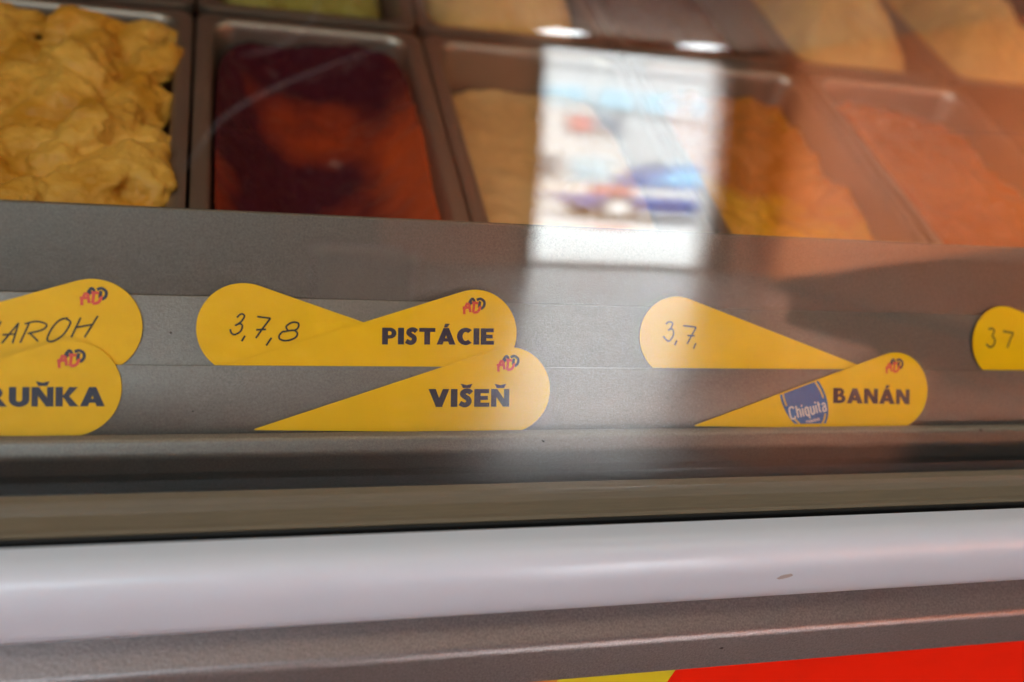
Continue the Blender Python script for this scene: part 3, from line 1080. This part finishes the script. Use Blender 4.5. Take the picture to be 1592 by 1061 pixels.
pan_lab = {(0, 0): 'steel pan under the lumpy yellow ice cream', (1, 0): 'steel pan holding the low dark red ice cream',
           (2, 0): 'steel front pan with the smooth tan ice cream', (3, 0): 'steel front pan with orange and yellow ice cream',
           (4, 0): 'steel front pan with plain orange ice cream', (0, 1): 'steel back pan behind the lumpy yellow ice cream',
           (1, 1): 'steel back pan with olive green ice cream', (2, 1): 'steel back pan with a caramel heap behind the tan ice cream',
           (3, 1): 'steel back pan with dark brown ice cream', (4, 1): 'steel back pan with a caramel heap behind the plain orange ice cream', (5, 1): 'steel back pan at the far end with a caramel heap'}
for (ci, ri), f in fills.items():
    if f is None:
        continue
    y = rowy[ri]
    loc = (col_x[ci], y, rim_z(y))
    p = bpy.data.objects.new('gelato_pan', PAN)
    COL.objects.link(p)
    p.location = loc
    p.rotation_euler = (TILT, 0, 0)
    tag(p, pan_lab[(ci, ri)], 'pan', 'steel ice cream pans in the display')
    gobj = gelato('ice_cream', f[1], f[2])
    if (ci, ri) == (0, 0):
        add_dabs(gobj, f[2], 5)
    gobj.location = loc
    gobj.rotation_euler = (TILT, 0, 0)
    tag(gobj, f[3], 'ice cream', 'ice cream in the pans')

# white stool in the hall, mirrored faintly by the glass
stool = tag(empty('white_stool', (0.48, -4.0, 0)), 'white square stool standing on the hall floor', 'stool')
box('seat', (-0.20, -0.18, 0.44), (0.20, 0.18, 0.49), M_white, stool, 0.012)
for sx in (-1, 1):
    box('side_panel', (sx * 0.17 - 0.015, -0.165, 0), (sx * 0.17 + 0.015, 0.165, 0.44), M_white, stool, 0.004)
box('front_panel', (-0.153, 0.12, 0.02), (0.153, 0.14, 0.438), M_white, stool, 0.004)

# angled desk with a dark grey top and an orange fascia, mirrored at the end of the glass
desk = tag(empty('angled_desk', (2.4, -2.2, 0)), 'angled desk with dark grey top and orange fascia by the orange wall', 'desk')
M_body = mat('grey_desk_body', (0.20, 0.17, 0.155), 0.5)
M_desk = mat('dark_grey_laminate', (0.05, 0.045, 0.045), 0.5)


def prism(name, pts, z0, z1, m):
    n = len(pts)
    vs = [(x - 2.4, y + 2.2, z0) for x, y in pts] + [(x - 2.4, y + 2.2, z1) for x, y in pts]
    fs = [tuple(range(n - 1, -1, -1)), tuple(range(n, 2 * n))] + [(k, (k + 1) % n, (k + 1) % n + n, k + n) for k in range(n)]
    return mesh(name, vs, fs, m, desk)


prism('desk_top', [(1.21, -1.96), (3.60, -3.75), (3.70, -1.15), (1.28, -1.15)], 0.71, 0.745, M_desk)
prism('fascia', [(1.25, -1.93), (3.60, -3.70), (3.68, -1.18), (1.32, -1.18)], 0.58, 0.708, M_owall)
prism('body', [(2.30, -2.55), (3.58, -3.50), (3.66, -1.22), (2.30, -1.22)], 0.0, 0.578, M_body)

# wipe marks dried on the glass
M_wipe = bpy.data.materials.new('wipe_film')
M_wipe.use_nodes = True
nt = M_wipe.node_tree
nt.nodes.clear()
o_ = nt.nodes.new('ShaderNodeOutputMaterial')
t_ = nt.nodes.new('ShaderNodeBsdfTransparent')
d_ = nt.nodes.new('ShaderNodeBsdfDiffuse')
d_.inputs[0].default_value = (0.8, 0.78, 0.75, 1)
x_ = nt.nodes.new('ShaderNodeMixShader')
x_.inputs[0].default_value = 0.07
nt.links.new(t_.outputs[0], x_.inputs[1])
nt.links.new(d_.outputs[0], x_.inputs[2])
nt.links.new(x_.outputs[0], o_.inputs[0])


def on_glass(x, z, lift=0.0004):
    a = math.asin((z - GC[1]) / GR)
    return Vector((x, GC[0] - (GR + lift) * math.cos(a), GC[1] + (GR + lift) * math.sin(a)))


def wipe(pts, w):
    P = [Vector(p) for p in pts]
    Q = []
    for i in range(len(P) - 1):
        p0, p1, p2, p3 = P[max(i - 1, 0)], P[i], P[i + 1], P[min(i + 2, len(P) - 1)]
        for k in range(6):
            u = k / 6
            Q.append(0.5 * ((2 * p1) + (p2 - p0) * u + (2 * p0 - 5 * p1 + 4 * p2 - p3) * u * u + (3 * p1 - p0 - 3 * p2 + p3) * u ** 3))
    Q.append(P[-1])
    vs, fs = [], []
    for i, q in enumerate(Q):
        t = (Q[min(i + 1, len(Q) - 1)] - Q[max(i - 1, 0)]).normalized()
        nr = Vector((-t.y, t.x))
        ww = w * math.sin(math.pi * (i + 0.3) / (len(Q) + 0.6)) ** 0.7
        for sgn in (-1, 1):
            c_ = q + nr * sgn * ww / 2
            vs.append(tuple(on_glass(c_.x, c_.y)))
    for i in range(len(Q) - 1):
        fs.append((2 * i, 2 * i + 1, 2 * i + 3, 2 * i + 2))
    return mesh('wipe_mark', vs, fs, M_wipe, g)


wipe([(-0.1420, 1.1200), (-0.1383, 1.1244), (-0.1308, 1.1357), (-0.1195, 1.1442), (-0.1062, 1.1513), (-0.0927, 1.1574), (-0.0810, 1.1622)], 0.0012)
wipe([(-0.1260, 1.1555), (-0.1161, 1.1580), (-0.1086, 1.1628), (-0.1041, 1.1678), (-0.1020, 1.1760)], 0.0011)
wipe([(0.12, 1.150), (0.17, 1.152), (0.225, 1.146), (0.27, 1.132)], 0.0016)

# specks of dirt stuck to the painted metal
M_speck = mat('dirt_speck', (0.035, 0.025, 0.02), 0.8)
rnd = random.Random(11)


def speck(p, nrm, r):
    nrm = Vector(nrm).normalized()
    u = Vector((1, 0, 0))
    v = nrm.cross(u)
    c_ = Vector(p) + nrm * 0.0002
    vs = [tuple(c_ + nrm * 0.0003)]
    for k in range(9):
        a = 2 * math.pi * k / 9
        q = r * rnd.uniform(0.6, 1.3)
        vs.append(tuple(c_ - nrm * 0.0003 + u * math.cos(a) * q * 1.3 + v * math.sin(a) * q))
    return mesh('speck', vs, [(0, 1 + k, 1 + (k + 1) % 9) for k in range(9)], M_speck, ctr, True)


NB = (0, -math.cos(math.radians(38)), math.sin(math.radians(38)))
NC = (0, -math.cos(math.radians(40)), math.sin(math.radians(40)))
speck((-0.14846, 0.0114, 1.00799), NC, 0.0005)
speck((0.12865, 0.01373, 1.01078), NC, 0.0003)
speck((0.06901, -0.00889, 0.98642), NB, 0.0003)
speck((-0.13896, -0.01094, 0.98379), NB, 0.0004)
speck((-0.04612, -0.00159, 0.99576), NB, 0.0003)
speck((0.01354, -0.02546, 0.97753), (0, -0.6, 0.8), 0.0006)
speck((0.25317, -0.0236, 0.97892), (0, -0.6, 0.8), 0.0007)
speck((0.08834, -0.1053, 0.92495), (0, -1, 0), 0.0008)
